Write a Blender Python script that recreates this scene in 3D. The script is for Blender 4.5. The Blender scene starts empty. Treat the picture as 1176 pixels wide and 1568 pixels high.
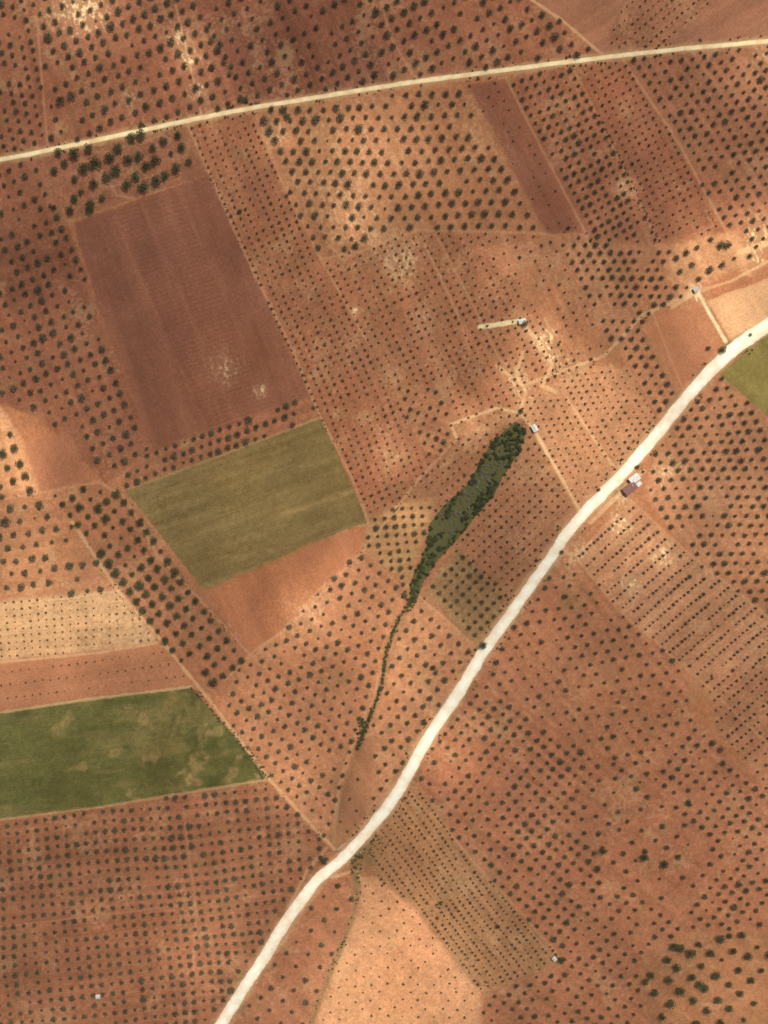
import bpy, math, random
import numpy as np
from mathutils import Vector
random.seed(7); rng=np.random.default_rng(7)
S=0.5                      # metres per map unit
def W(px,py): return (np.asarray(px,float)-588)*S, (784-np.asarray(py,float))*S
def lin(c):
    c=np.array(c,float)/255.; return np.where(c<=.04045,c/12.92,((c+.055)/1.055)**2.4)
# ---------------------------------------------------------------- noise
def vnoise(x,y,seed=0):
    x=np.asarray(x,float);y=np.asarray(y,float)
    xi=np.floor(x).astype(np.int64);yi=np.floor(y).astype(np.int64)
    fx=x-xi;fy=y-yi;fx=fx*fx*(3-2*fx);fy=fy*fy*(3-2*fy)
    def h(a,b):
        n=(a*374761393+b*668265263+seed*974634777)&0xffffffff
        n=((n^(n>>13))*1274126177)&0xffffffff
        return ((n^(n>>16))&0xffff)/65535.
    return (h(xi,yi)*(1-fx)+h(xi+1,yi)*fx)*(1-fy)+(h(xi,yi+1)*(1-fx)+h(xi+1,yi+1)*fx)*fy
def fbm(x,y,seed=0,o=4):
    s=0;a=.5;t=0
    for i in range(o):
        s=s+a*vnoise(x*2**i+17.3*i,y*2**i+9.1*i,seed+i);t+=a;a*=.55
    return s/t-.5
def sm(a,b,x):
    t=np.clip((x-a)/(b-a),0,1);return t*t*(3-2*t)
def inpoly(px,py,poly):
    ins=np.zeros(px.shape,bool);n=len(poly)
    for i in range(n):
        x1,y1=poly[i];x2,y2=poly[(i+1)%n]
        if y1==y2: continue
        c=((y1>py)!=(y2>py))&(px<(x2-x1)*(py-y1)/(y2-y1)+x1)
        ins^=c
    return ins
def pdist(px,py,line,maxd=60):
    d=np.full(px.shape,1e6)
    for (x1,y1),(x2,y2) in zip(line[:-1],line[1:]):
        m=(px>min(x1,x2)-maxd)&(px<max(x1,x2)+maxd)&(py>min(y1,y2)-maxd)&(py<max(y1,y2)+maxd)
        if not m.any(): continue
        X=px[m];Y=py[m];dx=x2-x1;dy=y2-y1
        t=np.clip(((X-x1)*dx+(Y-y1)*dy)/(dx*dx+dy*dy+1e-9),0,1)
        d[m]=np.minimum(d[m],np.hypot(X-x1-t*dx,Y-y1-t*dy))
    return d
def catmull(pts,step=4):
    P=np.array(pts,float);P=np.vstack([2*P[0]-P[1],P,2*P[-1]-P[-2]]);out=[]
    for i in range(1,len(P)-2):
        n=max(2,int(np.hypot(*(P[i+1]-P[i]))/step))
        for k in range(n):
            t=k/n
            out.append(.5*((2*P[i])+(-P[i-1]+P[i+1])*t+(2*P[i-1]-5*P[i]+4*P[i+1]-P[i+2])*t*t+(-P[i-1]+3*P[i]-3*P[i+1]+P[i+2])*t**3))
    out.append(P[-2]);return np.array(out)
# ---------------------------------------------------------------- layout
ROAD_U=[(-900,400),(-300,296),(0,246),(75,232),(180,210),(300,184),(390,166),(480,151),(600,131),(700,117),(800,104),(870,95),(960,84),(1050,74),(1176,62),(1500,30),(2000,-20)]
ROAD_L=[(1900,60),(1500,290),(1300,405),(1176,497),(1130,530),(1105,552),(1060,598),(1010,660),(960,718),(905,775),(870,815),(838,862),(800,915),(765,965),(738,1003),(700,1065),(650,1140),(620,1195),(592,1238),(560,1278),(520,1320),(485,1350),(458,1385),(430,1425),(400,1475),(370,1520),(340,1568),(270,1690),(100,2000)]
DITCH=[(800,650),(760,710),(720,780),(670,840),(635,910),(610,950),(592,1000),(584,1050),(570,1090),(550,1140),(525,1215),(508,1290)]
WASH=[(540,1330),(550,1372),(532,1430),(510,1480),(490,1530),(470,1590)]
def height(px,py):
    px=np.asarray(px,float);py=np.asarray(py,float)
    h=3.0*np.sin(px/330+.6)*np.cos(py/410)+1.2*np.sin(px/140+py/190)
    d=pdist(px,py,DITCH,40); r=pdist(px,py,ROAD_L,60)
    h=h-1.3*np.exp(-(d/7.)**2)*sm(14,40,r)
    d=pdist(px,py,WASH,40)
    return h-.8*np.exp(-(d/6.)**2)*sm(14,40,r)
R=(166,108,78);D=(146,93,71);DD=(134,86,68);L=(196,146,110);LL=(212,170,130);G1=(122,101,66);G2=(98,93,55)
# name, poly, soil, kind, angle deg (image), along, across, size, jitter, miss, furrow amp
F=[
('olive_orchard',[(-900,-900),(620,-900),(560,0),(600,135),(0,246),(-900,400)],D,'olive',66,20,19,10.5,2.6,.06,.05),
('olive_orchard',[(-900,-900),(0,-900),(60,60),(75,232),(0,246),(-900,400)],D,'olive',76,15,16,8,1.8,.07,.05),
('olive_orchard',[(300,-400),(560,-400),(600,135),(380,168),(300,0)],(134,84,66),'olive',66,18,20,9.5,2,.08,.09),
('olive_orchard',[(560,-400),(815,-400),(815,0),(860,30),(925,88),(600,133),(575,60)],(152,97,74),'olive',62,19,18.5,10.5,2,.05,.04),
('bare_field',[(700,-400),(2000,-400),(2000,0),(1176,62),(925,88),(860,30),(815,0)],(156,105,82),'none',150,20,20,4,1,.1,.02),
('young_orchard',[(960,0),(1060,-40),(1100,0),(1000,82),(940,80),(930,50)],(152,101,77),'young',140,11,13,4,1,.15,.03),
('olive_orchard',[(-900,400),(0,246),(80,232),(100,330),(150,470),(205,620),(240,690),(160,740),(60,640),(0,620),(-900,650)],D,'olive',66,18.5,18.5,10,3.2,.1,.05),
('carob_orchard',[(75,235),(285,190),(322,268),(200,308),(110,338),(80,290)],(144,93,72),'big',60,23,21,15,6,.1,.03),
('bare_field',[(112,342),(322,268),(345,310),(395,420),(450,530),(484,618),(240,690),(205,620),(150,470)],DD,'none',72,20,20,4,1,.1,.03),
('hedgerow',[(232,688),(478,604),(490,638),(195,750),(180,735)],(152,98,74),'olive',-19,15,15,9.5,2,.1,.03),
('grass_field',[(190,751),(490,640),(540,735),(562,800),(480,830),(312,905),(240,812)],G1,'none',-19,20,20,4,1,.1,.04),
('bare_field',[(312,905),(480,830),(565,803),(555,838),(500,890),(430,965),(385,998)],(164,105,76),'none',66,20,20,4,1,.1,.02),
('young_orchard',[(285,188),(390,168),(430,280),(500,400),(560,520),(650,690),(700,670),(610,772),(565,802),(490,638),(385,410)],(156,101,75),'young',66,10.5,12.5,4.6,.8,.08,.04),
('olive_orchard',[(390,168),(715,130),(760,210),(835,358),(640,352),(550,385),(490,395),(430,270)],(163,109,79),'olive',62,19,18,10.2,2,.06,.05),
('bare_field',[(715,130),(775,121),(830,230),(895,357),(835,360),(760,210)],(140,88,69),'young',62,15,18,3.8,1,.5,.03),
('almond_orchard',[(775,121),(875,99),(960,270),(1012,380),(990,470),(940,500),(858,372),(897,355)],(153,99,75),'olive',62,12.8,13.8,7.3,1,.06,.04),
('young_orchard',[(875,99),(955,88),(1040,220),(1112,352),(1010,375),(960,270)],(149,95,72),'young',62,11.5,12.5,4.6,1,.1,.04),
('almond_orchard',[(955,88),(1176,62),(2000,-20),(2000,100),(1400,345),(1176,360),(1112,352),(1040,220)],(155,102,77),'olive',56,14.5,15.5,7.3,1.4,.07,.03),
('young_orchard',[(490,397),(640,352),(858,362),(945,505),(905,560),(820,600),(760,640),(700,670),(650,690),(560,520)],(161,106,78),'young',64,11,12.5,4.6,1,.12,.05),
('young_orchard',[(720,380),(858,362),(945,505),(905,560),(850,520),(790,430)],(170,113,83),'young',64,16,18,4.6,3,.3,.03),
('almond_orchard',[(600,590),(670,590),(705,668),(660,705),(628,650)],(166,111,81),'olive',20,14,12.5,6.8,1,.04,.03),
('almond_orchard',[(858,372),(1012,375),(1180,360),(1170,390),(1080,440),(1000,480),(1050,600),(1012,645),(960,560),(915,490)],(172,117,87),'olive',62,14.8,14.8,7.9,1.5,.06,.03),
('olive_orchard',[(1030,375),(1130,350),(1150,400),(1060,435),(1020,430)],(182,130,96),'olive',62,21,20,11,4,.12,.03),
('bare_field',[(985,497),(1078,458),(1108,528),(1100,555),(1046,608)],(174,114,84),'none',62,20,20,4,1,.1,.015),
('bare_field',[(1083,460),(1176,425),(1300,390),(1300,405),(1176,497),(1122,528)],(196,148,112),'none',62,20,20,4,1,.1,.015),
('young_orchard',[(700,670),(760,640),(820,600),(905,560),(960,560),(1012,650),(888,790),(816,655),(740,720)],(178,124,92),'young',60,10,11.5,4.1,.8,.15,.03),
('young_orchard',[(565,803),(610,772),(700,670),(800,640),(816,655),(888,790),(838,862),(800,915),(738,1000),(640,915),(700,830)],(158,107,79),'young',-42,12,12,4.8,1,.1,.04),
('almond_orchard',[(560,800),(612,770),(668,760),(650,830),(624,905),(556,838)],(168,122,85),'olive',-5,14.5,12.5,7.8,1.2,.03,.03),
('almond_orchard',[(652,905),(700,835),(770,915),(765,965),(738,1000)],(150,114,80),'olive',48,14,13,7,1,.04,.03),
('almond_orchard',[(385,1000),(430,965),(500,890),(556,838),(624,908),(590,1000),(555,1120),(500,1290),(415,1195),(335,1085),(350,1035)],(172,116,86),'olive',42,16.8,16.8,8.2,1.7,.06,.03),
('almond_orchard',[(640,912),(740,1002),(650,1140),(600,1230),(520,1300),(505,1290),(560,1120),(592,1000)],(178,122,90),'olive',40,18.8,18,8.2,2.2,.07,.02),
('bare_field',[(545,1130),(575,1130),(560,1250),(525,1300),(500,1285)],(164,112,82),'young',60,20,26,5,4,.4,.02),
('olive_orchard',[(60,752),(150,738),(190,751),(385,1000),(350,1040),(330,1075),(250,985),(180,905),(110,800)],(160,106,79),'big',53,18.8,18.8,12.2,2.4,.04,.03),
('olive_orchard',[(-900,760),(60,755),(110,800),(180,905),(0,922),(-900,980)],(168,114,84),'olive',-6,21.5,20.5,10.8,2.4,.05,.03),
('olive_orchard',[(-900,650),(0,620),(48,690),(60,755),(-900,760)],(192,136,100),'big',70,22,20,13,4,.1,.02),
('bare_field',[(34,680),(110,662),(135,737),(60,755)],(158,103,78),'none',60,20,20,5,1,.2,.02),
('young_orchard',[(-900,985),(0,922),(180,905),(245,983),(0,1014),(-900,1080)],(192,148,112),'young',-4,12,11,3.7,.5,.07,.03),
('bare_field',[(-900,1080),(0,1014),(245,983),(300,1052),(0,1092),(-900,1200)],(168,112,84),'young',-8,13,20,3.2,1,.3,.03),
('grass_field',[(-900,1200),(0,1092),(130,1072),(292,1052),(322,1085),(412,1192),(390,1202),(150,1236),(0,1255),(-900,1370)],G2,'none',-8,20,20,4,1,.1,.05),
('almond_orchard',[(-900,1370),(0,1255),(150,1236),(412,1195),(510,1302),(485,1350),(340,1568),(250,2400),(-900,2400)],(152,99,74),'olive',-6,15,14.6,8.2,1.1,.06,.04),
('olive_orchard',[(345,1590),(458,1385),(495,1345),(548,1345),(545,1400),(505,1500),(470,1600),(420,2000),(100,2000)],(162,106,79),'olive',50,25,25,7.5,4,.08,.02),
('olive_orchard',[(1012,648),(1105,572),(1176,640),(2000,640),(2000,1000),(1176,945),(1060,852),(985,760)],(172,118,88),'olive',62,16,16.4,8.2,1.6,.05,.03),
('meadow',[(1105,574),(1120,556),(1176,512),(1500,310),(1700,500),(1300,680),(1176,636)],(128,112,66),'none',40,20,20,4,1,.1,.03),
('vineyard',[(880,850),(965,765),(1060,852),(1176,945),(2000,1500),(2000,1700),(1176,1100),(1070,1040),(945,932)],(174,122,92),'vine',-39,7.8,17,5.4,1.1,.12,.05),
('vineyard',[(1070,1040),(1176,1020),(1500,1200),(1500,1300),(1176,1215),(1100,1120)],(165,111,83),'vine',-37,9,14.5,5.2,1.0,.14,.03),
('almond_orchard',[(738,1003),(800,915),(838,862),(880,850),(945,932),(1070,1040),(1060,1100),(1000,1180),(900,1150),(800,1080),(740,1060)],(165,109,81),'olive',52,18,17.5,6.8,2.8,.14,.02),
('almond_orchard',[(592,1238),(650,1140),(700,1065),(738,1003),(740,1060),(800,1080),(900,1150),(1000,1180),(1060,1100),(1176,1215),(2000,1500),(2000,2400),(740,2400),(735,1520),(862,1470),(700,1290),(640,1200)],(163,106,79),'olive',38,16.4,16,7.9,1.9,.07,.03),
('olive_orchard',[(880,1215),(1000,1195),(1100,1320),(1040,1400),(930,1340)],(163,105,79),'olive',38,22,22,8.5,5,.4,.02),
('olive_orchard',[(980,1460),(1060,1425),(1300,1420),(1300,1700),(1020,1700),(985,1520)],(162,110,80),'big',38,25,25,13,7,.2,.02),
('young_orchard',[(560,1290),(592,1240),(640,1200),(700,1290),(862,1470),(735,1520),(640,1400),(575,1345)],(162,115,83),'young',53,7.5,11.5,4.4,.9,.14,.07),
('young_orchard',[(548,1345),(575,1345),(640,1400),(735,1520),(740,2400),(420,2400),(470,1600),(505,1500),(545,1400)],(190,134,100),'young',45,17,17,3.9,2.4,.15,.015),
]
polys=[f[1] for f in F]
def wx(px,py):
    return px+4*fbm(px/22,py/22,3,3)+2*fbm(px/5,py/5,9,2),py+4*fbm(px/22,py/22,31,3)+2*fbm(px/5,py/5,39,2)
def fid(px,py):
    px,py=wx(px,py)
    out=np.full(px.shape,-1)
    for i,p in enumerate(polys): out[inpoly(px,py,p)]=i
    return out
TR=[ # tracks: line,width,strength,colour
([(287,190),(322,268),(385,410),(450,540),(486,628),(540,735),(565,802)],2.6,.45,L),
([(805,-30),(815,0),(860,30),(925,86)],3,.55,LL),
([(952,88),(1040,220),(1112,352),(1150,420)],3,.45,L),
([(875,99),(960,270),(1012,378)],2,.3,L),
([(775,121),(830,230),(897,357),(945,505)],2,.35,L),
([(390,168),(430,275),(490,395),(560,520)],2,.35,L),
([(-200,775),(0,765),(60,755),(150,738),(190,760),(240,850),(312,925),(382,1002)],3,.4,L),
([(110,800),(180,905),(250,985),(330,1085),(412,1195),(462,1250),(512,1302)],4,.5,LL),
([(345,1042),(385,1000),(440,963),(560,838),(640,735),(700,672)],3,.4,L),
([(700,672),(690,650),(760,625),(795,632),(816,655)],3.5,.6,LL),
([(816,655),(850,715),(890,785)],4,.75,LL),
([(868,610),(905,665),(940,715)],3,.55,LL),
([(735,501),(770,496),(800,491)],6,.9,(225,205,165)),
([(800,497),(828,528),(845,560),(830,590),(850,600)],6,.6,LL),
([(760,560),(800,590),(850,572),(925,545),(985,482),(1065,447)],4,.45,LL),
([(1066,440),(1085,475),(1112,522)],4.5,.8,(225,205,165)),
([(1030,470),(1066,447),(1120,430),(1176,400)],3.5,.5,LL),
([(1135,385),(1176,372),(1300,340)],9,.7,LL),
([(490,397),(550,386),(640,353),(835,358),(858,364)],3,.3,L),
([(795,632),(805,600),(790,575),(800,540)],4,.45,LL),
([(880,850),(945,932),(1070,1040),(1176,1140)],2.5,.3,L),
([(965,765),(1060,852),(1176,945),(1300,1020)],3,.4,L),
([(618,935),(600,985),(578,1045),(572,1075),(545,1125),(520,1200),(510,1290)],5,.42,L),
([(612,1200),(700,1290),(862,1470)],2,.3,L),
([(640,912),(690,955),(740,1002)],2.5,.4,L),
([(100,230),(160,265),(180,300),(205,305)],3,.3,L),
([(0,925),(90,917),(180,905)],3,.4,LL),
([(240,985),(150,1000),(0,1015)],2.5,.35,LL),
([(0,1092),(130,1072),(292,1052)],3,.5,LL),
([(0,1256),(150,1237),(412,1194)],3,.5,L),
([(500,1300),(470,1335),(440,1395)],4,.3,LL),
([(60,55),(75,232)],2,.4,L),
([(240,-100),(275,30),(310,180)],2,.35,LL),
([(565,-60),(600,60),(640,128)],2,.3,L),
([(195,750),(340,697),(490,640)],2.5,.3,L),
([(510,1345),(545,1335),(553,1350)],4,.5,LL),
([(860,845),(880,850),(905,830)],4,.5,LL),
([(1000,480),(1050,605)],2,.4,L),
([(650,375),(700,480),(720,540)],1.6,.4,L),([(670,365),(715,450),(790,600)],1.6,.3,L),
([(700,1290),(790,1400),(850,1470)],2,.3,L),([(280,1240),(300,1400),(290,1560)],2,.2,L),([(0,1420),(430,1370)],2,.25,L),
([(560,1345),(545,1400),(520,1480),(505,1568)],3,.3,L),([(1176,690),(1120,660),(1060,610)],2,.3,L),
([(985,722),(960,745),(935,770),(905,800)],6,.6,LL),
]
ROCK_AND_SUN=[(130,20,36,.8),(110,10,55,.3),(275,60,14,.8),(290,95,15,.9),(305,140,15,.8),(420,205,24,.4),(560,220,90,.22),(520,300,60,.25),(560,350,35,.3),(345,565,24,.35),(398,598,9,.7),(610,400,38,.55),(650,490,20,.45),(545,475,8,.8),  # pale stone speckle, plus some sunlit patches painted into the soil
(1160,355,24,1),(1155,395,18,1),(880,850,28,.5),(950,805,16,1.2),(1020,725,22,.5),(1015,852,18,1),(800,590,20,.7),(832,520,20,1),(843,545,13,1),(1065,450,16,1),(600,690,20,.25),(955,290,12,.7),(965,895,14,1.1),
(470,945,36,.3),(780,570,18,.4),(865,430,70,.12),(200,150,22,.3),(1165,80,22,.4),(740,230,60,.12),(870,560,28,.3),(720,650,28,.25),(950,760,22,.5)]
# ---------------------------------------------------------------- materials
def newmat(name):
    m=bpy.data.materials.new(name);m.use_nodes=True;nt=m.node_tree
    b=nt.nodes['Principled BSDF'];b.inputs['Roughness'].default_value=.95
    b.inputs['Specular IOR Level'].default_value=.1
    return m,nt,b
def noisy(name,c,amt=.25,scale=1.,rough=.9,metal=0,c2=None,bump=0):
    m,nt,b=newmat(name);N=nt.nodes;Lk=nt.links
    g=N.new('ShaderNodeNewGeometry');n=N.new('ShaderNodeTexNoise');n.inputs['Scale'].default_value=scale;n.inputs['Detail'].default_value=6
    Lk.new(g.outputs['Position'],n.inputs['Vector'])
    r=N.new('ShaderNodeValToRGB');c=np.array(c,float);c2=np.array(c2,float) if c2 is not None else c*(1-amt)
    r.color_ramp.elements[0].position=.3;r.color_ramp.elements[1].position=.6
    r.color_ramp.elements[0].color=(*c2,1);r.color_ramp.elements[1].color=(*np.minimum(c*(1+amt*.5),.85),1)
    Lk.new(n.outputs[0],r.inputs[0]);Lk.new(r.outputs[0],b.inputs['Base Color'])
    b.inputs['Roughness'].default_value=rough;b.inputs['Metallic'].default_value=metal
    if bump:
        bp=N.new('ShaderNodeBump');bp.inputs['Strength'].default_value=bump;bp.inputs['Distance'].default_value=.1
        Lk.new(n.outputs[0],bp.inputs['Height']);Lk.new(bp.outputs[0],b.inputs['Normal'])
    return m
def leafmat(name,c1,c2):
    m,nt,b=newmat(name);N=nt.nodes;Lk=nt.links
    a=N.new('ShaderNodeAttribute');a.attribute_name='tint'
    oi=N.new('ShaderNodeObjectInfo')
    ad=N.new('ShaderNodeMath');ad.operation='MULTIPLY_ADD';ad.inputs[1].default_value=.6
    mu=N.new('ShaderNodeMath');mu.operation='MULTIPLY';mu.inputs[1].default_value=.5
    Lk.new(oi.outputs['Random'],mu.inputs[0]);Lk.new(a.outputs['Fac'],ad.inputs[0]);Lk.new(mu.outputs[0],ad.inputs[2])
    r=N.new('ShaderNodeValToRGB');r.color_ramp.elements[0].color=(*c1,1);r.color_ramp.elements[1].color=(*c2,1)
    Lk.new(ad.outputs[0],r.inputs[0]);Lk.new(r.outputs[0],b.inputs['Base Color'])
    return m
M_BARK=noisy('bark',(.12,.085,.06),.4,3)
M_OLV=leafmat('olive_leaves',(.082,.068,.040),(.18,.148,.088))  # tree leaf colours lightened to stand in for haze
M_CAR=leafmat('carob_leaves',(.050,.054,.027),(.125,.125,.06))
M_YNG=leafmat('young_leaves',(.080,.060,.038),(.16,.118,.074))
M_RED=leafmat('reed_leaves',(.044,.052,.024),(.13,.135,.062))
M_DRY=leafmat('dry_reed',(.15,.135,.105),(.32,.29,.22))
# ---------------------------------------------------------------- ground
def axis(lo,hi,step,far):
    c=np.arange(lo,hi+.01,step);e=np.geomspace(6,far,34)
    return np.concatenate([(lo-e)[::-1],c,hi+e])
gx=axis(-60,1236,1.5,9000);gy=axis(-60,1628,1.5,9000)
PX,PY=np.meshgrid(gx,gy);shp=PX.shape;px=PX.ravel();py=PY.ravel()
idm=fid(px,py)
col=np.zeros((px.size,3));col[:]=lin(R)
plain=np.zeros(px.size)
for i,f in enumerate(F):
    col[idm==i]=lin(f[2])
    if f[0] in('grass_field','meadow','bare_field'): plain[idm==i]=1
def blur(a,k):
    for ax in(0,1):
        p=np.concatenate([np.repeat(a.take([0],ax),k,ax),a,np.repeat(a.take([-1],ax),k,ax)],ax);s=0
        for j in range(2*k+1): s=s+(p[j:j+a.shape[0]] if ax==0 else p[:,j:j+a.shape[1]])
        a=s/(2*k+1)
    return a
soft=blur(blur(col.reshape(*shp,3),2),2).reshape(-1,3)
TAN=[(225,1105,10,20),(258,1082,9,24),(272,1112,7,12),(300,1072,8,10),(312,1118,8,22),(326,1132,6,14),(303,1165,7,16),(290,1190,16,9),(278,1215,20,7),(352,1190,9,12),(365,1165,6,14),(122,1168,12,8),(100,1112,8,20),(215,1222,30,5),(178,1150,7,14),(235,1150,6,16),(395,1192,12,5),(205,1085,16,6)]
for i,f in enumerate(F):
    m=idm==i
    if not m.any(): continue
    X=px[m];Y=py[m];a=math.radians(f[4]);ca,sa=math.cos(a),math.sin(a)
    u=X*ca+Y*sa;v=-X*sa+Y*ca
    c=col[m].copy() if f[0]in('grass_field','meadow') else soft[m].copy()
    w=fbm(X/60,Y/60,40+i,3)
    fur=np.sin(2*np.pi*(v/4.7)+2*w)*.6+2.2*fbm(u/60,v/3.2,90+i,3)
    c*=(1+f[10]*fur*1.6*(.5+vnoise(X/50,Y/50,7)))[:,None]
    c*=(1+.18*(vnoise(v/24,u*0+i,99)-.5)+.14*(vnoise(v/7,u/200,98)-.5))[:,None]
    if f[3] in('olive','big','vine'):
        st=np.cos(2*np.pi*v/f[6]);c*=(1+.05*st)[:,None]
    if f[0]=='grass_field' and f[2]==G2:
        t=np.zeros(X.size);wX=34*fbm(X/20,Y/20,61,4);wY=44*fbm(X/20,Y/20,62,4);th=math.radians(28)
        for tx,ty,ra,rb in TAN:
            dx=X-tx+wX;dy=Y-ty+wY
            qx=dx*math.cos(th)+dy*math.sin(th);qy=-dx*math.sin(th)+dy*math.cos(th)
            t=np.maximum(t,.6*(1-sm(.55,1.45,np.hypot(qx/ra,qy/rb))))
        t=t*(.55+.9*vnoise(X/5,Y/5,64))
        t=np.maximum(t,.30*sm(-.05,.25,fbm(u/90,v/14,6,4)+.12*sm(1150,1080,Y)))
        t=np.clip(t,0,.85);c=c*(1-t[:,None])+lin((146,120,82))*t[:,None]
        t=(.55*sm(230,320,X)+.25)*sm(-.05,.3,fbm(X/30,Y/30,65,3)+.1);c=c*(1-t[:,None])+lin((72,74,44))*t[:,None]
        c*=(1+.35*fbm(X/5,Y/5,68,3)+.3*fbm(X/28,Y/28,69,2))[:,None]
    if f[0]=='grass_field' and f[2]==G1:
        t=.35*sm(-.02,.3,fbm(u/90,v/9,15,4));b1=np.exp(-((Y-772+(X-480)*.33+6*fbm(X/20,Y/20,66,3))/6)**2)*sm(400,450,X);b2=np.exp(-((Y-880+(X-380)*.36)/9)**2)
        t=np.maximum(t,.6*(b1+b2)*(.5+vnoise(X/9,Y/5,67)));t=np.clip(t,0,.85)
        c=c*(1-t[:,None])+lin((150,122,84))*t[:,None];c*=(1+.3*fbm(X/6,Y/6,68,3))[:,None]
    if f[0]=='meadow':
        t=.7*sm(0,.2,fbm(X/30,Y/30,19,4));c=c*(1-t[:,None])+lin((142,126,76))*t[:,None]
    if i==8: # ploughed passes
        s=(X-112)*.92-(Y-342)*.40
        k=((s>65)&(s<105))|((s>112)&(s<165));c[k]*=(1-.10*(np.sin(2*np.pi*(Y[k]*.95+X[k]*.3)/6.8)>0))[:,None]
        for s0 in (62,108,168): c*=(1+.05*np.exp(-((s-s0)/1.6)**2))[:,None]
        c[s<62]*=1.03
    col[m]=c
blo=(1-.45*plain)
col*= (1+.30*fbm(px/130,py/130,50,4)+(.28*fbm(px/18,py/18,60,4)+.42*fbm(px/3.5,py/3.5,70,2))*blo)[:,None]
hue=fbm(px/90,py/90,77,3); col[:,2]*=1+.2*hue; col[:,1]*=1+.10*hue
wd=sm(.10,.30,fbm(px/26,py/26,81,3)+.5*fbm(px/4,py/4,82,2))*.3*(1-plain)
col=col*(1-wd[:,None])+lin((136,110,78))*wd[:,None]
pl=sm(.12,.34,fbm(px/40,py/40,181,3)+.6*fbm(px/3.5,py/3.5,182,2))*.22*(1-plain)
col=col*(1-pl[:,None])+lin((208,166,126))*pl[:,None]
for (x,y,r,s) in ROCK_AND_SUN:
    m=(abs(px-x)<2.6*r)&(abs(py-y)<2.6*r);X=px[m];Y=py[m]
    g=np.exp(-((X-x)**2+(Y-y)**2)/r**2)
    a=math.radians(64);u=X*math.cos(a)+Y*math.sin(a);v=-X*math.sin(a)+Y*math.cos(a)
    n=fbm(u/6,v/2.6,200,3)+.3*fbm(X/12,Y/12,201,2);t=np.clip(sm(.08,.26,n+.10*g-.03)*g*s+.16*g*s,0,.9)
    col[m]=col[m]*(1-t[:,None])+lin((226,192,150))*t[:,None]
for ln,w,s,c in TR:
    d=pdist(px,py,ln,18);m=d<18
    if not m.any(): continue
    dn=d[m]+2.2*fbm(px[m]/9,py[m]/9,300,2)
    t=s*(1-sm(w*.35,w*.5+1.6,dn))*(.7+.9*(.5+fbm(px[m]/20,py[m]/20,310,2))*.6)
    t=np.clip(t,0,1)
    col[m]=col[m]*(1-t[:,None])+lin(c)*t[:,None]
dU=pdist(px,py,ROAD_U,40);dL=pdist(px,py,ROAD_L,50)
t=.65*(1-sm(3,11,dU+6*fbm(px/14,py/14,400,3)));t=np.clip(t,0,1);col=col*(1-t[:,None])+lin((188,148,108))*t[:,None]
t=.6*(1-sm(7,17,dL+9*fbm(px/18,py/18,410,3)));t=np.clip(t,0,1);col=col*(1-t[:,None])+lin((200,158,120))*t[:,None]
t=.4*np.exp(-((dL-13)/3.)**2)*sm(0,.2,fbm(px/25,py/25,411,3));col=col*(1-t[:,None])+lin((100,94,62))*t[:,None]
dd=pdist(px,py,DITCH,30);t=.7*np.exp(-(dd/3.4)**2)*sm(20,30,dL);t[py>1150]*=.35
col=col*(1-t[:,None])+lin((92,84,56))*t[:,None]
dd=pdist(px,py,WASH,30);t=.6*np.exp(-((dd+4*fbm(px/12,py/12,5,2))/4.5)**2);col=col*(1-t[:,None])+lin((120,102,70))*t[:,None]
t=.45*np.exp(-((px-872)**2+(py-920)**2)/13**2)+.55*np.exp(-((px-560)**2/22**2+(py-1315)**2/26**2));col=col*(1-t[:,None])+lin((92,88,56))*t[:,None]
RB=[(790,645),(806,660),(797,690),(774,725),(758,757),(738,780),(720,803),(694,832),(668,862),(650,888),(638,918),(627,914),(628,894),(642,862),(655,830),(658,802),(682,772),(712,745),(735,708),(754,675)]
m=inpoly(*wx(px,py),RB);col[m]=lin((92,88,58))
col=np.clip(col,.01,.8);lum=col.mean(1,keepdims=True);col=lum*.03+col*.97;col[:,0]*=.93;col[:,1]*=.95;col[:,2]*=.82
wxx,wyy=W(px,py);z=height(px,py)
far=np.maximum(np.maximum(-60-px,px-1236),np.maximum(-60-py,py-1628));z=z*(1-sm(200,4000,far))
co=np.stack([wxx,wyy,z],1).astype(np.float32)
ny,nx=shp;I=np.arange(nx*ny).reshape(ny,nx)
q=np.stack([I[1:,:-1],I[1:,1:],I[:-1,1:],I[:-1,:-1]],-1).reshape(-1,4)
def npmesh(name,co,faces,k,mat,attr=None,cattr=None,smooth=False):
    me=bpy.data.meshes.new(name);me.vertices.add(len(co));me.vertices.foreach_set('co',np.asarray(co,np.float32).ravel())
    me.loops.add(faces.size);me.loops.foreach_set('vertex_index',faces.ravel().astype(np.int32))
    me.polygons.add(len(faces));me.polygons.foreach_set('loop_start',(np.arange(len(faces))*k).astype(np.int32))
    me.update(calc_edges=True)
    if attr is not None:
        a=me.attributes.new('tint','FLOAT','POINT');a.data.foreach_set('value',np.asarray(attr,np.float32))
    if cattr is not None:
        a=me.attributes.new('soil','FLOAT_COLOR','POINT');a.data.foreach_set('color',np.hstack([cattr,np.ones((len(cattr),1))]).astype(np.float32).ravel())
    if mat: me.materials.append(mat)
    if smooth: me.polygons.foreach_set('use_smooth',np.ones(len(faces),bool))
    return me
def link(name,me,parent=None,loc=(0,0,0)):
    o=bpy.data.objects.new(name,me);bpy.context.scene.collection.objects.link(o);o.location=loc
    if parent: o.parent=parent
    return o
m,nt,b=newmat('red_soil');N=nt.nodes;Lk=nt.links
at=N.new('ShaderNodeAttribute');at.attribute_name='soil'
geo=N.new('ShaderNodeNewGeometry')
n1=N.new('ShaderNodeTexNoise');n1.inputs['Scale'].default_value=.9;n1.inputs['Detail'].default_value=4;n1.inputs['Roughness'].default_value=.7
Lk.new(geo.outputs['Position'],n1.inputs['Vector'])
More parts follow.
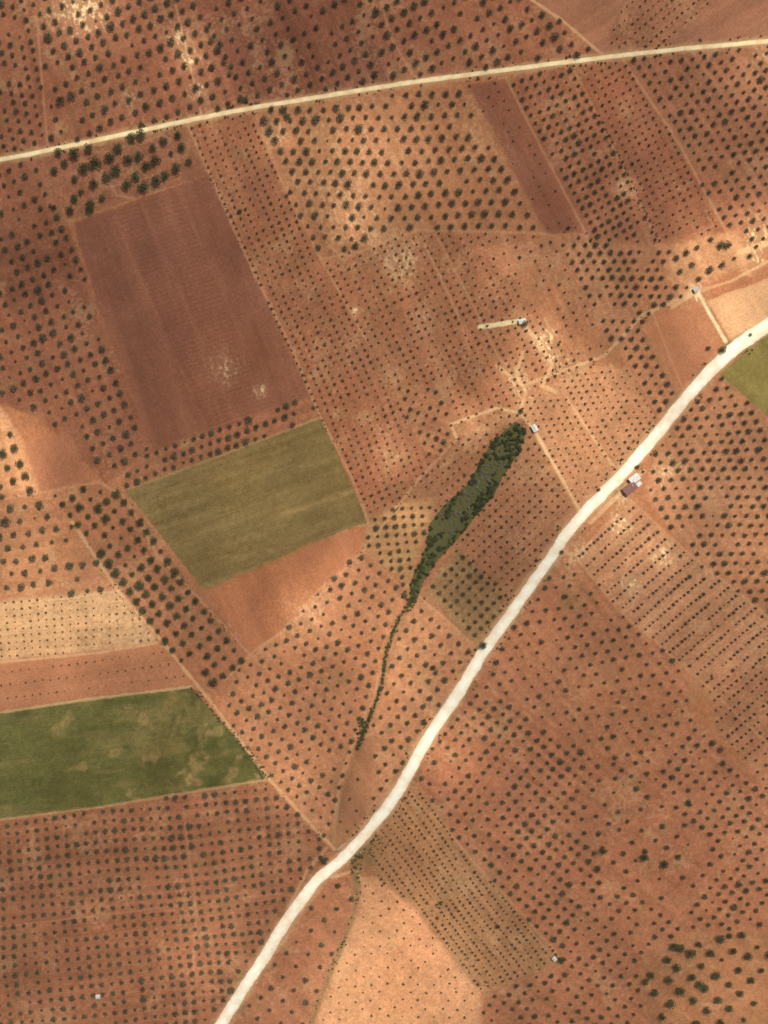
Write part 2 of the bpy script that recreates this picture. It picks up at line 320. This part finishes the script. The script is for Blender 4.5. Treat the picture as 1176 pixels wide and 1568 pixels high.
mr=N.new('ShaderNodeMapRange');mr.inputs[1].default_value=.3;mr.inputs[2].default_value=.7;mr.inputs[3].default_value=.76;mr.inputs[4].default_value=1.24
Lk.new(n1.outputs[0],mr.inputs[0])
vm=N.new('ShaderNodeVectorMath');vm.operation='SCALE';Lk.new(at.outputs['Color'],vm.inputs[0]);Lk.new(mr.outputs[0],vm.inputs['Scale'])
Lk.new(vm.outputs[0],b.inputs['Base Color'])
bp=N.new('ShaderNodeBump');bp.inputs['Strength'].default_value=.5;bp.inputs['Distance'].default_value=.35
Lk.new(n1.outputs[0],bp.inputs['Height']);Lk.new(bp.outputs[0],b.inputs['Normal'])
b.inputs['Specular IOR Level'].default_value=0
link('ground',npmesh('ground',co,q,4,m,cattr=col,smooth=True))
# ---------------------------------------------------------------- roads
def road(name,line,wf,mat,zoff):
    P=catmull(line,3);T=np.gradient(P,axis=0);T/=np.hypot(T[:,0],T[:,1])[:,None];Nn=np.stack([-T[:,1],T[:,0]],1)
    s=np.cumsum(np.r_[0,np.hypot(*np.diff(P,axis=0).T)])
    w=np.array([wf(x,y) for x,y in P])
    la=w*(1+.16*fbm(s/20,s*0,1,3)*2+.14*fbm(s/5,s*0,11,2))*.5;ra=w*(1+.16*fbm(s/20,s*0+9,2,3)*2+.14*fbm(s/5,s*0,12,2))*.5
    ks=np.array([-1,-.6,-.2,.2,.6,1.]);V=[]
    for k in ks:
        off=np.where(k<0,k*la,k*ra);Q=P+Nn*off[:,None]
        X,Y=W(Q[:,0],Q[:,1]);Z=height(Q[:,0],Q[:,1])+zoff-(.04 if abs(k)==1 else 0)
        V.append(np.stack([X,Y,Z],1))
    V=np.stack(V,1);n,kk=V.shape[:2]
    I=np.arange(n*kk).reshape(n,kk);f=np.stack([I[:-1,:-1],I[:-1,1:],I[1:,1:],I[1:,:-1]],-1).reshape(-1,4)
    tt=np.tile(np.array([1,.35,.12,.12,.35,1.]),n)      # dusty shoulders
    return link(name,npmesh(name,V.reshape(-1,3),f,4,mat,attr=tt,smooth=True))
def dirt(name,c,c2,edge):
    m=noisy(name,c,.1,.12,c2=c2,bump=.1);nt=m.node_tree;N=nt.nodes;b=N['Principled BSDF']
    src=b.inputs['Base Color'].links[0].from_socket
    at=N.new('ShaderNodeAttribute');at.attribute_name='tint';n=N.new('ShaderNodeTexNoise');n.inputs['Scale'].default_value=.35;n.inputs['Detail'].default_value=4
    g=N.new('ShaderNodeNewGeometry');nt.links.new(g.outputs['Position'],n.inputs['Vector'])
    mu=N.new('ShaderNodeMath');mu.operation='MULTIPLY';nt.links.new(at.outputs['Fac'],mu.inputs[0]);nt.links.new(n.outputs[0],mu.inputs[1])
    mx=N.new('ShaderNodeMix');mx.data_type='RGBA';nt.links.new(mu.outputs[0],mx.inputs[0]);nt.links.new(src,mx.inputs[6]);mx.inputs[7].default_value=(*edge,1)
    nt.links.new(mx.outputs[2],b.inputs['Base Color']);return m
M_R1=dirt('pale_gravel',lin((242,231,206)),lin((228,208,172)),lin((196,156,118)))
M_R2=dirt('cream_dirt',lin((238,216,166)),lin((216,184,134)),lin((186,142,102)))
road('gravel_road',ROAD_L,lambda x,y:17.5+4*math.exp(-((x-1140)/60)**2)-1.5*math.exp(-((y-1300)/60)**2)-1*math.exp(-((y-880)/150)**2),M_R1,.10)
road('dirt_road',ROAD_U,lambda x,y:7.2,M_R2,.10)
# ---------------------------------------------------------------- tree prototypes
def cone(p0,p1,r0,r1,n=6):
    p0=np.array(p0,float);p1=np.array(p1,float);d=p1-p0;d/=np.linalg.norm(d)
    a=np.cross(d,[.3,.9,.1]);a/=np.linalg.norm(a);bb=np.cross(d,a)
    th=np.arange(n)*2*np.pi/n;c=np.cos(th)[:,None]*a+np.sin(th)[:,None]*bb
    V=np.vstack([p0+c*r0,p1+c*r1]);i=np.arange(n)
    return V,np.stack([i,(i+1)%n,(i+1)%n+n,i+n],1)
def tree(name,rad,ht,trunk,clumps,leaves,leafsize,mat,seed,flat=.75):
    r=np.random.default_rng(seed);V=[];Fc=[];mi=[];tint=[];nv=0
    def add(v,f,k,t):
        nonlocal nv
        V.append(v);Fc.append(f+nv);mi.append(np.full(len(f),k));tint.append(np.full(len(v),0.)+t);nv+=len(v)
    top=np.array([r.normal(0,.06)*rad,r.normal(0,.06)*rad,trunk])
    v,f=cone((0,0,-.3),top,rad*.09,rad*.06);add(v,f,0,.5)
    cz=ht-(ht-trunk)*.5;cs=[]
    for i in range(clumps):
        a=2*np.pi*i/clumps+r.uniform(-.35,.35);rr=rad*r.uniform(.34,.62)
        cs.append((rr*math.cos(a),rr*math.sin(a),cz+r.uniform(-.16,.16)*ht,rad*r.uniform(.34,.5)))
    cs.append((0,0,cz+.12*ht,rad*.5));cs.append((r.normal(0,.2)*rad,r.normal(0,.2)*rad,cz+.2*ht,rad*.35))
    for c in cs:
        v,f=cone(top,(c[0]*.8,c[1]*.8,c[2]-.1*ht),rad*.04,rad*.012,5);add(v,f,0,.5)
        n=leaves//len(cs)
        d=r.normal(size=(n,3));d/=np.linalg.norm(d,axis=1)[:,None];q=r.uniform(.45,1.08,n)**.6
        P=np.array(c[:3])+d*q[:,None]*c[3]*np.array([1,1,flat]);P[:,2]=np.maximum(P[:,2],.15)
        ax=r.normal(size=(n,3))+d*.5;ax/=np.linalg.norm(ax,axis=1)[:,None]
        bx=np.cross(ax,r.normal(size=(n,3)));bx/=np.linalg.norm(bx,axis=1)[:,None]
        s=leafsize*r.uniform(.6,1.25,n)[:,None]
        VV=np.stack([P-ax*s,P+bx*s*.5,P+ax*s,P-bx*s*.5],1).reshape(-1,3)
        add(VV,np.arange(n*4).reshape(n,4),1,np.repeat(np.clip(r.normal(.35,.2,n)+.3*r.random(),0,1),4))
    V=np.vstack(V);Fc=np.vstack(Fc)
    me=npmesh(name,V,Fc,4,None,attr=np.concatenate(tint));me.materials.append(M_BARK);me.materials.append(mat)
    me.polygons.foreach_set('material_index',np.concatenate(mi).astype(np.int32));return me
def proto(cname,meshes):
    c=bpy.data.collections.new(cname)
    for i,me in enumerate(meshes):
        o=bpy.data.objects.new(f'{cname}_{chr(97+i)}',me);c.objects.link(o)
    return c
PR={
'olive':proto('olive_tree_kinds',[tree('olive_tree',2.5,3.4,.9,6+i%2,300,.40,M_OLV,10+i) for i in range(6)]),
'big':proto('carob_tree_kinds',[tree('carob_tree',2.5,3.6,.9,7,560,.28,M_CAR,30+i,.8) for i in range(4)]),
'young':proto('young_tree_kinds',[tree('young_tree',2.5,3.2,.9,4,110,.6,M_YNG,50+i) for i in range(4)]),
'vine':proto('vine_kinds',[tree('vine',2.5,2.4,.6,5,120,.6,M_YNG,70+i,.6) for i in range(4)]),
'reed':proto('reed_kinds',[tree('reed_clump',2.5,3.6,.6,6,220,.5,M_RED,80+i,.9) for i in range(4)]),
'dry':proto('dry_reed_kinds',[tree('dry_reed_clump',2.5,2.6,.5,6,220,.48,M_DRY,90+i,.6) for i in range(3)]),
}
def scatter(name,pts,kind,scales):
    pts=np.array(pts);n=len(pts)
    if n==0: return
    X,Y=W(pts[:,0],pts[:,1]);Z=height(pts[:,0],pts[:,1])
    me=bpy.data.meshes.new(name);me.vertices.add(n);me.vertices.foreach_set('co',np.stack([X,Y,Z],1).astype(np.float32).ravel())
    a=me.attributes.new('scl','FLOAT','POINT');a.data.foreach_set('value',np.asarray(scales,np.float32))
    a=me.attributes.new('rot','FLOAT_VECTOR','POINT');rr=np.zeros((n,3),np.float32);rr[:,2]=rng.uniform(0,6.28,n);a.data.foreach_set('vector',rr.ravel())
    k=len(PR[kind].objects);a=me.attributes.new('idx','INT','POINT');a.data.foreach_set('value',rng.integers(0,k,n).astype(np.int32))
    o=link(name,me)
    ng=bpy.data.node_groups.new(name,'GeometryNodeTree')
    ng.interface.new_socket('Geometry',in_out='INPUT',socket_type='NodeSocketGeometry');ng.interface.new_socket('Geometry',in_out='OUTPUT',socket_type='NodeSocketGeometry')
    N=ng.nodes;gi=N.new('NodeGroupInput');go=N.new('NodeGroupOutput');ip=N.new('GeometryNodeInstanceOnPoints')
    ci=N.new('GeometryNodeCollectionInfo');ci.inputs['Collection'].default_value=PR[kind];ci.inputs['Separate Children'].default_value=True;ci.inputs['Reset Children'].default_value=True
    def na(nm,t):
        x=N.new('GeometryNodeInputNamedAttribute');x.data_type=t;x.inputs['Name'].default_value=nm;return x.outputs['Attribute']
    l=ng.links;l.new(gi.outputs[0],ip.inputs['Points']);l.new(ci.outputs[0],ip.inputs['Instance']);ip.inputs['Pick Instance'].default_value=True
    l.new(na('idx','INT'),ip.inputs['Instance Index']);l.new(na('rot','FLOAT_VECTOR'),ip.inputs['Rotation']);l.new(na('scl','FLOAT'),ip.inputs['Scale'])
    l.new(ip.outputs[0],go.inputs[0])
    md=o.modifiers.new('plants','NODES');md.node_group=ng
    return o
KEEP=[(968,742,24),(800,497,8),(818,656,7),(848,1466,6),(150,1526,6)]
tot=0
for i,f in enumerate(F):
    if f[3]=='none': continue
    P=np.array(f[1],float);P[:,0]=np.clip(P[:,0],-70,1246);P[:,1]=np.clip(P[:,1],-70,1638)
    a=math.radians(f[4]);ca,sa=math.cos(a),math.sin(a);U=P[:,0]*ca+P[:,1]*sa;Vv=-P[:,0]*sa+P[:,1]*ca
    us=np.arange(U.min()-20,U.max()+20,f[5]);vs=np.arange(Vv.min()-20,Vv.max()+20,f[6])
    uu,vv=np.meshgrid(us,vs)
    if f[3]!='vine' and i%4==1: uu=uu+(np.arange(len(vs))%2)[:,None]*f[5]*.5
    if f[3]=='vine': uu=uu+rng.uniform(0,f[5],len(vs))[:,None]
    uu=uu.ravel();vv=vv.ravel()
    x=uu*ca-vv*sa;y=uu*sa+vv*ca
    x=x+14*fbm(x/150,y/150,500,1)+rng.normal(0,f[8]*.34,x.size);y=y+14*fbm(x/150,y/150,510,1)+rng.normal(0,f[8]*.34,x.size)
    k=(fid(x,y)==i)&(x>-65)&(x<1240)&(y>-65)&(y<1632)&(pdist(x,y,ROAD_U)>7)&(pdist(x,y,ROAD_L)>14)&(pdist(x,y,DITCH)>6)&(pdist(x,y,WASH)>6)
    e=f[7]*.3
    for dx,dy in((e,0),(-e,0),(0,e),(0,-e)): k&=fid(x+dx,y+dy)==i
    k&=rng.random(x.size)>f[9]*.8
    gap=fbm(x/40,y/40,520+i,3);k&=gap>-.30
    k&=~inpoly(x,y,RB)
    for a0,b0,r0 in KEEP: k&=np.hypot(x-a0,y-b0)>r0
    x=x[k];y=y[k]
    if len(x)==0: continue
    sc=1.04*f[7]*S/5.*(1+.5*gap[k])*np.clip(rng.normal(1,.16,len(x)),.45,1.5)
    sc[rng.random(len(x))<.05]*=.6
    scatter({'bare_field':'saplings'}.get(f[0],f[0]),np.stack([x,y],1),f[3],sc);tot+=len(x)
# reeds
xs=rng.uniform(620,812,2600);ys=rng.uniform(640,925,2600);k=inpoly(xs,ys,RB);xs=xs[k];ys=ys[k]
axd=np.abs((xs-714)*.82+(ys-768)*.57)
mid=((axd<11+16*fbm(xs/9,ys/9,4,2))&(ys>705)&(ys<815))|((fbm(xs/10,ys/10,44,2)>.2)&(ys<830))
bare=(fbm(xs/7,ys/7,45,2)<-.17)
rs=.5+.5*fbm(xs/12,ys/12,46,2)*2
scatter('reed_bed',np.stack([xs[~mid&~bare],ys[~mid&~bare]],1),'reed',(rng.uniform(.35,.8,len(xs))*(.6+rs*.8))[~mid&~bare])
mid&=~(fbm(xs/5,ys/5,47,2)<-.1)
scatter('dry_reed_bed',np.stack([xs[mid],ys[mid]],1),'dry',rng.uniform(.25,.55,mid.sum()))
def along(line,n,spread,kmin,kmax,name,kind,ymin=-1e9,ymax=1e9,gapn=None):
    P=catmull(line,2);P=P[(P[:,1]>ymin)&(P[:,1]<ymax)&(P[:,0]>-60)&(P[:,0]<1240)];idx=rng.integers(0,len(P),n)
    Q=P[idx]+rng.normal(0,spread,(n,2))
    g=fbm(Q[:,0]/25,Q[:,1]/25,600,3)
    if gapn is not None: Q=Q[g>gapn]
    Q=Q[(pdist(Q[:,0],Q[:,1],ROAD_L)>11.5)&(pdist(Q[:,0],Q[:,1],ROAD_U)>5)]
    if len(Q): scatter(name,Q,kind,rng.uniform(kmin,kmax,len(Q)))
along(DITCH,260,1.5,.2,.48,'ditch_scrub','reed',905,1150)
along([(620,905),(632,930)],20,4,.3,.6,'ditch_scrub','reed')
along([(555,1105),(550,1140)],25,2.5,.3,.6,'ditch_scrub','reed')
along(WASH,90,2.6,.15,.36,'wash_scrub','reed',gapn=-.02)
off=[(x+11,y+9) for x,y in ROAD_L];off2=[(x-11,y-9) for x,y in ROAD_L]
along(off,230,2.5,.15,.4,'roadside_scrub','young',500,1330,.03)
along(off2,260,2.5,.15,.42,'roadside_scrub','reed',500,1330,.05)
along([(x,y+7) for x,y in ROAD_U],260,2.0,.15,.45,'roadside_scrub','olive',gapn=.0)
along([(x,y-7) for x,y in ROAD_U],260,2.0,.15,.45,'roadside_scrub','olive',gapn=.0)
for ln in (TR[0][0],TR[6][0],TR[7][0],TR[8][0],TR[14][0],TR[3][0]):
    along(ln,120,3.0,.12,.3,'track_scrub','young',gapn=.02)
along([(553,1300),(545,1320),(553,1345)],40,5,.2,.5,'culvert_scrub','reed')
along([(575,1265),(560,1300),(590,1300)],40,8,.15,.4,'culvert_scrub','reed')
along([(295,1052),(322,1085),(412,1192)],60,2.0,.2,.4,'field_edge_scrub','olive')
along([(375,1150),(405,1190)],25,5,.2,.45,'field_edge_scrub','olive')
along([(580,1290),(640,1370),(740,1510)],260,16,.1,.24,'low_scrub','reed',gapn=.02)
# lone trees
LONE=[(922,1300,14),(985,1310,15),(1015,1320,15),(1052,1227,12),(1040,1449,15),(995,1490,14),(1070,1505,15),(1115,1430,11),(1105,375,14),(790,655,10),(803,497,12),(797,630,10),(440,180,12),(740,988,14),(1107,536,13),(1085,533,9),(545,377,12),(110,325,16),(140,323,15),(85,320,11),(525,583,6),(368,325,9),(858,1468,12),(870,350,8),(497,1318,14),(905,550,7),(1150,512,6),(663,1022,11),(675,1383,8),(762,1418,9),(860,845,8),(917,750,7),(976,715,8),(985,722,6)]
for j,(x,y,s) in enumerate(LONE):
    o=link('carob_tree',bpy.data.objects['carob_tree_kinds_'+'abcd'[j%4]].data)
    X,Y=W(x,y);o.location=(X,Y,float(height(np.array([x]),np.array([y]))[0]));k=s*S/5;o.scale=(k,k,k*.95);o.rotation_euler[2]=random.uniform(0,6)
# ---------------------------------------------------------------- buildings
M_WALL=noisy('whitewash',(.55,.50,.42),.15,1.2);M_TILE=noisy('clay_tiles',(.20,.10,.08),.35,2);M_SHEET=noisy('pale_sheet_roof',(.52,.51,.47),.2,.8)
M_DARK=noisy('dark_glass',(.03,.035,.04),.2,2,rough=.3);M_WOOD=noisy('wood_door',(.12,.07,.04),.3,3);M_STONE=noisy('stone',(.42,.36,.28),.3,2);M_GREY=noisy('concrete',(.40,.37,.32),.2,1.5)
def gm(name,vs,fs,mat,par):
    me=bpy.data.meshes.new(name);me.from_pydata(vs,[],fs);me.materials.append(mat);me.update();return link(name,me,par)
def box(name,x0,x1,y0,y1,z0,z1,mat,par):
    v=[(x0,y0,z0),(x1,y0,z0),(x1,y1,z0),(x0,y1,z0),(x0,y0,z1),(x1,y0,z1),(x1,y1,z1),(x0,y1,z1)]
    return gm(name,v,[(0,3,2,1),(4,5,6,7),(0,1,5,4),(1,2,6,5),(2,3,7,6),(3,0,4,7)],mat,par)
def house(name,px_,py_,ang,w,d,h,rise,roofmat,wallmat=M_WALL):
    X,Y=W(px_,py_);e=bpy.data.objects.new(name,None);bpy.context.scene.collection.objects.link(e)
    e.location=(X,Y,float(height(np.array([px_*1.]),np.array([py_*1.]))[0])-.1);e.rotation_euler[2]=math.radians(ang)
    a,b_=w/2,d/2
    v=[(-a,-b_,0),(a,-b_,0),(a,b_,0),(-a,b_,0),(-a,-b_,h),(a,-b_,h),(a,b_,h),(-a,b_,h),(-a,0,h+rise),(a,0,h+rise)]
    gm('walls',v,[(0,1,5,4),(2,3,7,6),(1,2,6,9,5),(3,0,4,8,7)],wallmat,e)
    o=.35;t=.15;sl=rise/b_
    for s,nm in((-1,'roof_slope_a'),(1,'roof_slope_b')):
        ye=s*(b_+o);ze=h-sl*o+.03
        v=[(-a-o,0,h+rise+.03),(a+o,0,h+rise+.03),(a+o,ye,ze),(-a-o,ye,ze)];v+=[(x,y,z+t) for x,y,z in v]
        gm(nm,v,[(0,1,2,3),(4,5,6,7),(0,1,5,4),(1,2,6,5),(2,3,7,6),(3,0,4,7)],roofmat,e)
    box('roof_ridge',-a-o,a+o,-.12,.12,h+rise+.16,h+rise+.26,roofmat,e)
    box('door',-.5,.5,-b_-.04,-b_-.003,0,2.1,M_WOOD,e)
    n=max(1,int(w//4))
    for i in range(n):
        for s in(-1,1):
            xx=s*(1.6+i*2.4)
            if abs(xx)+.5<a:
                box('window',xx-.45,xx+.45,-b_-.04,-b_-.003,1,2,M_DARK,e);box('window_back',xx-.45,xx+.45,b_+.003,b_+.04,1,2,M_DARK,e)
    if w>8: box('chimney',a*.5,a*.5+.6,.6,1.2,h,h+rise+.9,wallmat,e)
    return e
house('farmhouse',964,748,38,10,6.5,3,1.2,M_TILE)
house('metal_roof_barn',971,733,38,7.5,5,3,.7,M_SHEET)
house('tool_shed',978,741,38,3.4,2.6,2.3,.4,M_SHEET,M_GREY)
house('pump_house',818,656,-60,5,3.4,2.6,.5,M_SHEET)
house('stone_hut',799,493,12,5,3.2,2.5,.5,M_SHEET,M_STONE)
house('whitewashed_hut',848,1466,-50,2.8,2.3,2.2,.4,M_SHEET)
house('whitewashed_hut',150,1526,5,2.8,2.3,2.2,.3,M_SHEET)
house('stone_hut',1066,443,30,4,3,2.4,.4,M_GREY,M_STONE)
def strip(name,x,y,ang,l,t,h,mat):
    X,Y=W(x,y);e=bpy.data.objects.new(name,None);bpy.context.scene.collection.objects.link(e)
    e.location=(X,Y,float(height(np.array([x*1.]),np.array([y*1.]))[0]));e.rotation_euler[2]=math.radians(ang)
    box('wall',-l/2,l/2,-t/2,t/2,-1.2,h-.12,mat,e);box('coping',-l/2-.1,l/2+.1,-t/2-.08,t/2+.08,h-.118,h,M_GREY,e)
    box('wing_wall',l/2+.12,l/2+2,-t/2-.5,t/2-.5,-1.2,h-.4,mat,e)
strip('culvert_headwall',546,1313,46,9,.5,.7,M_STONE);strip('culvert_headwall',520,1300,46,8,.5,.7,M_STONE)
# ---------------------------------------------------------------- light
EL=math.radians(62);AZ=math.radians(40)   # sun from upper right
sd=np.array([math.sin(AZ)*math.cos(EL),math.cos(AZ)*math.cos(EL),math.sin(EL)])
sun=bpy.data.lights.new('sun','SUN');sun.energy=5.0;sun.angle=math.radians(.5);sun.color=(1,.94,.84)
so=bpy.data.objects.new('sun',sun);bpy.context.scene.collection.objects.link(so)
so.rotation_euler=Vector(sd).to_track_quat('Z','Y').to_euler();so.location=tuple(sd*3000)
w=bpy.data.worlds.new('World');bpy.context.scene.world=w;w.use_nodes=True;nt=w.node_tree
sk=nt.nodes.new('ShaderNodeTexSky');sk.sky_type='NISHITA';sk.sun_disc=False;sk.sun_elevation=EL;sk.sun_rotation=AZ;sk.dust_density=4
nt.links.new(sk.outputs[0],nt.nodes['Background'].inputs[0]);nt.nodes['Background'].inputs[1].default_value=.11
# unseen thin clouds above the aircraft, density shaped to lay sun patches below
ZC=1500.
cx=np.arange(-900,2080,9.);cy=np.arange(-900,2470,9.);CX,CY=np.meshgrid(cx,cy)
T=.49+.26*fbm(CX/190,CY/190,700,4)+.30*fbm(CX/45,CY/65,720,3)
BR=[(140,15,60,.55),(290,90,38,.5),(10,690,50,1.),(440,215,30,.45),(550,230,55,.4),(545,340,35,.55),(640,260,60,.2),(825,515,30,.8),(845,550,26,.7),(790,590,40,.65),(720,640,35,.45),(600,695,34,.8),(1090,390,50,.75),(1160,360,45,.8),(1150,110,40,.35),(470,945,42,.95),(520,880,35,.6),(625,795,25,.6),(640,950,55,.5),(600,1040,55,.4),(60,955,90,.45),(170,945,60,.35),(430,1185,50,.6),(690,1150,45,.6),(940,800,35,.6),(1000,845,30,.5),(860,690,50,.6),(1000,730,50,.5),(600,1480,95,.55),(560,1550,90,.6),(320,1440,60,.4),(1150,850,60,.3),(350,1150,60,.25),(1120,480,50,.5),(960,290,22,.4),(40,840,60,.35),(690,1540,50,.35),(920,620,60,.4),(1120,1530,50,.25),(280,1470,30,.3),(40,760,30,.4),(875,570,40,.45),(770,420,25,.2),(400,1060,40,.25)]
DK=[(220,480,150,-.17),(450,50,140,-.22),(60,420,120,-.18),(60,150,90,-.12),(830,260,130,-.19),(725,905,45,-.3),(90,1400,150,-.16),(1050,220,120,-.14),(640,430,90,-.06),(800,830,60,-.15),(700,80,120,-.15),(980,40,120,-.10),(240,900,90,-.03),(1000,980,90,-.04),(620,1320,45,-.12),(470,1450,60,-.12),(250,1180,80,-.10),(380,300,80,-.10)]
for x,y,r,s in BR+DK: T=T+s*np.exp(-((CX-x)**2+(CY-y)**2)/(r*1.05)**2)
T=np.where(T>.8,.8+(1-np.exp(-(T-.8)/.2))*.2,T);T=np.where(T<.33,.33*np.exp((T-.33)/.33*.8),T)
edge=np.minimum(np.minimum(CX+900,2080-CX),np.minimum(CY+900,2470-CY));T=1-(1-T)*sm(0,250,edge)
X,Y=W(CX,CY);Zc=ZC+10*fbm(CX/80,CY/80,3,3)
V=np.stack([X+sd[0]/sd[2]*ZC,Y+sd[1]/sd[2]*ZC,Zc],-1).reshape(-1,3)
ny,nx=CX.shape;I=np.arange(nx*ny).reshape(ny,nx);q=np.stack([I[1:,:-1],I[1:,1:],I[:-1,1:],I[:-1,:-1]],-1).reshape(-1,4)
m=bpy.data.materials.new('shading_cloud_mat');m.use_nodes=True;nt=m.node_tree;N=nt.nodes;N.clear()
o=N.new('ShaderNodeOutputMaterial');mx=N.new('ShaderNodeMixShader');tr=N.new('ShaderNodeBsdfTransparent');tl=N.new('ShaderNodeBsdfTranslucent');tl.inputs[0].default_value=(.40,.38,.36,1)
a=N.new('ShaderNodeAttribute');a.attribute_name='tint'
nt.links.new(a.outputs['Fac'],mx.inputs[0]);nt.links.new(tr.outputs[0],mx.inputs[1]);nt.links.new(tl.outputs[0],mx.inputs[2]);nt.links.new(mx.outputs[0],o.inputs[0])
link('shading_cloud',npmesh('shading_cloud',V,q,4,m,attr=(1-T).ravel(),smooth=True))
# ---------------------------------------------------------------- camera
cam=bpy.data.cameras.new('camera');co_=bpy.data.objects.new('camera',cam);bpy.context.scene.collection.objects.link(co_)
H=950.;co_.location=(0,0,H);cam.sensor_fit='VERTICAL';cam.angle=2*math.atan(392/H);cam.clip_end=20000;cam.clip_start=1
bpy.context.scene.camera=co_
sc=bpy.context.scene;sc.view_settings.view_transform='Standard';sc.view_settings.look='None';sc.view_settings.exposure=0
print('TREES',tot)
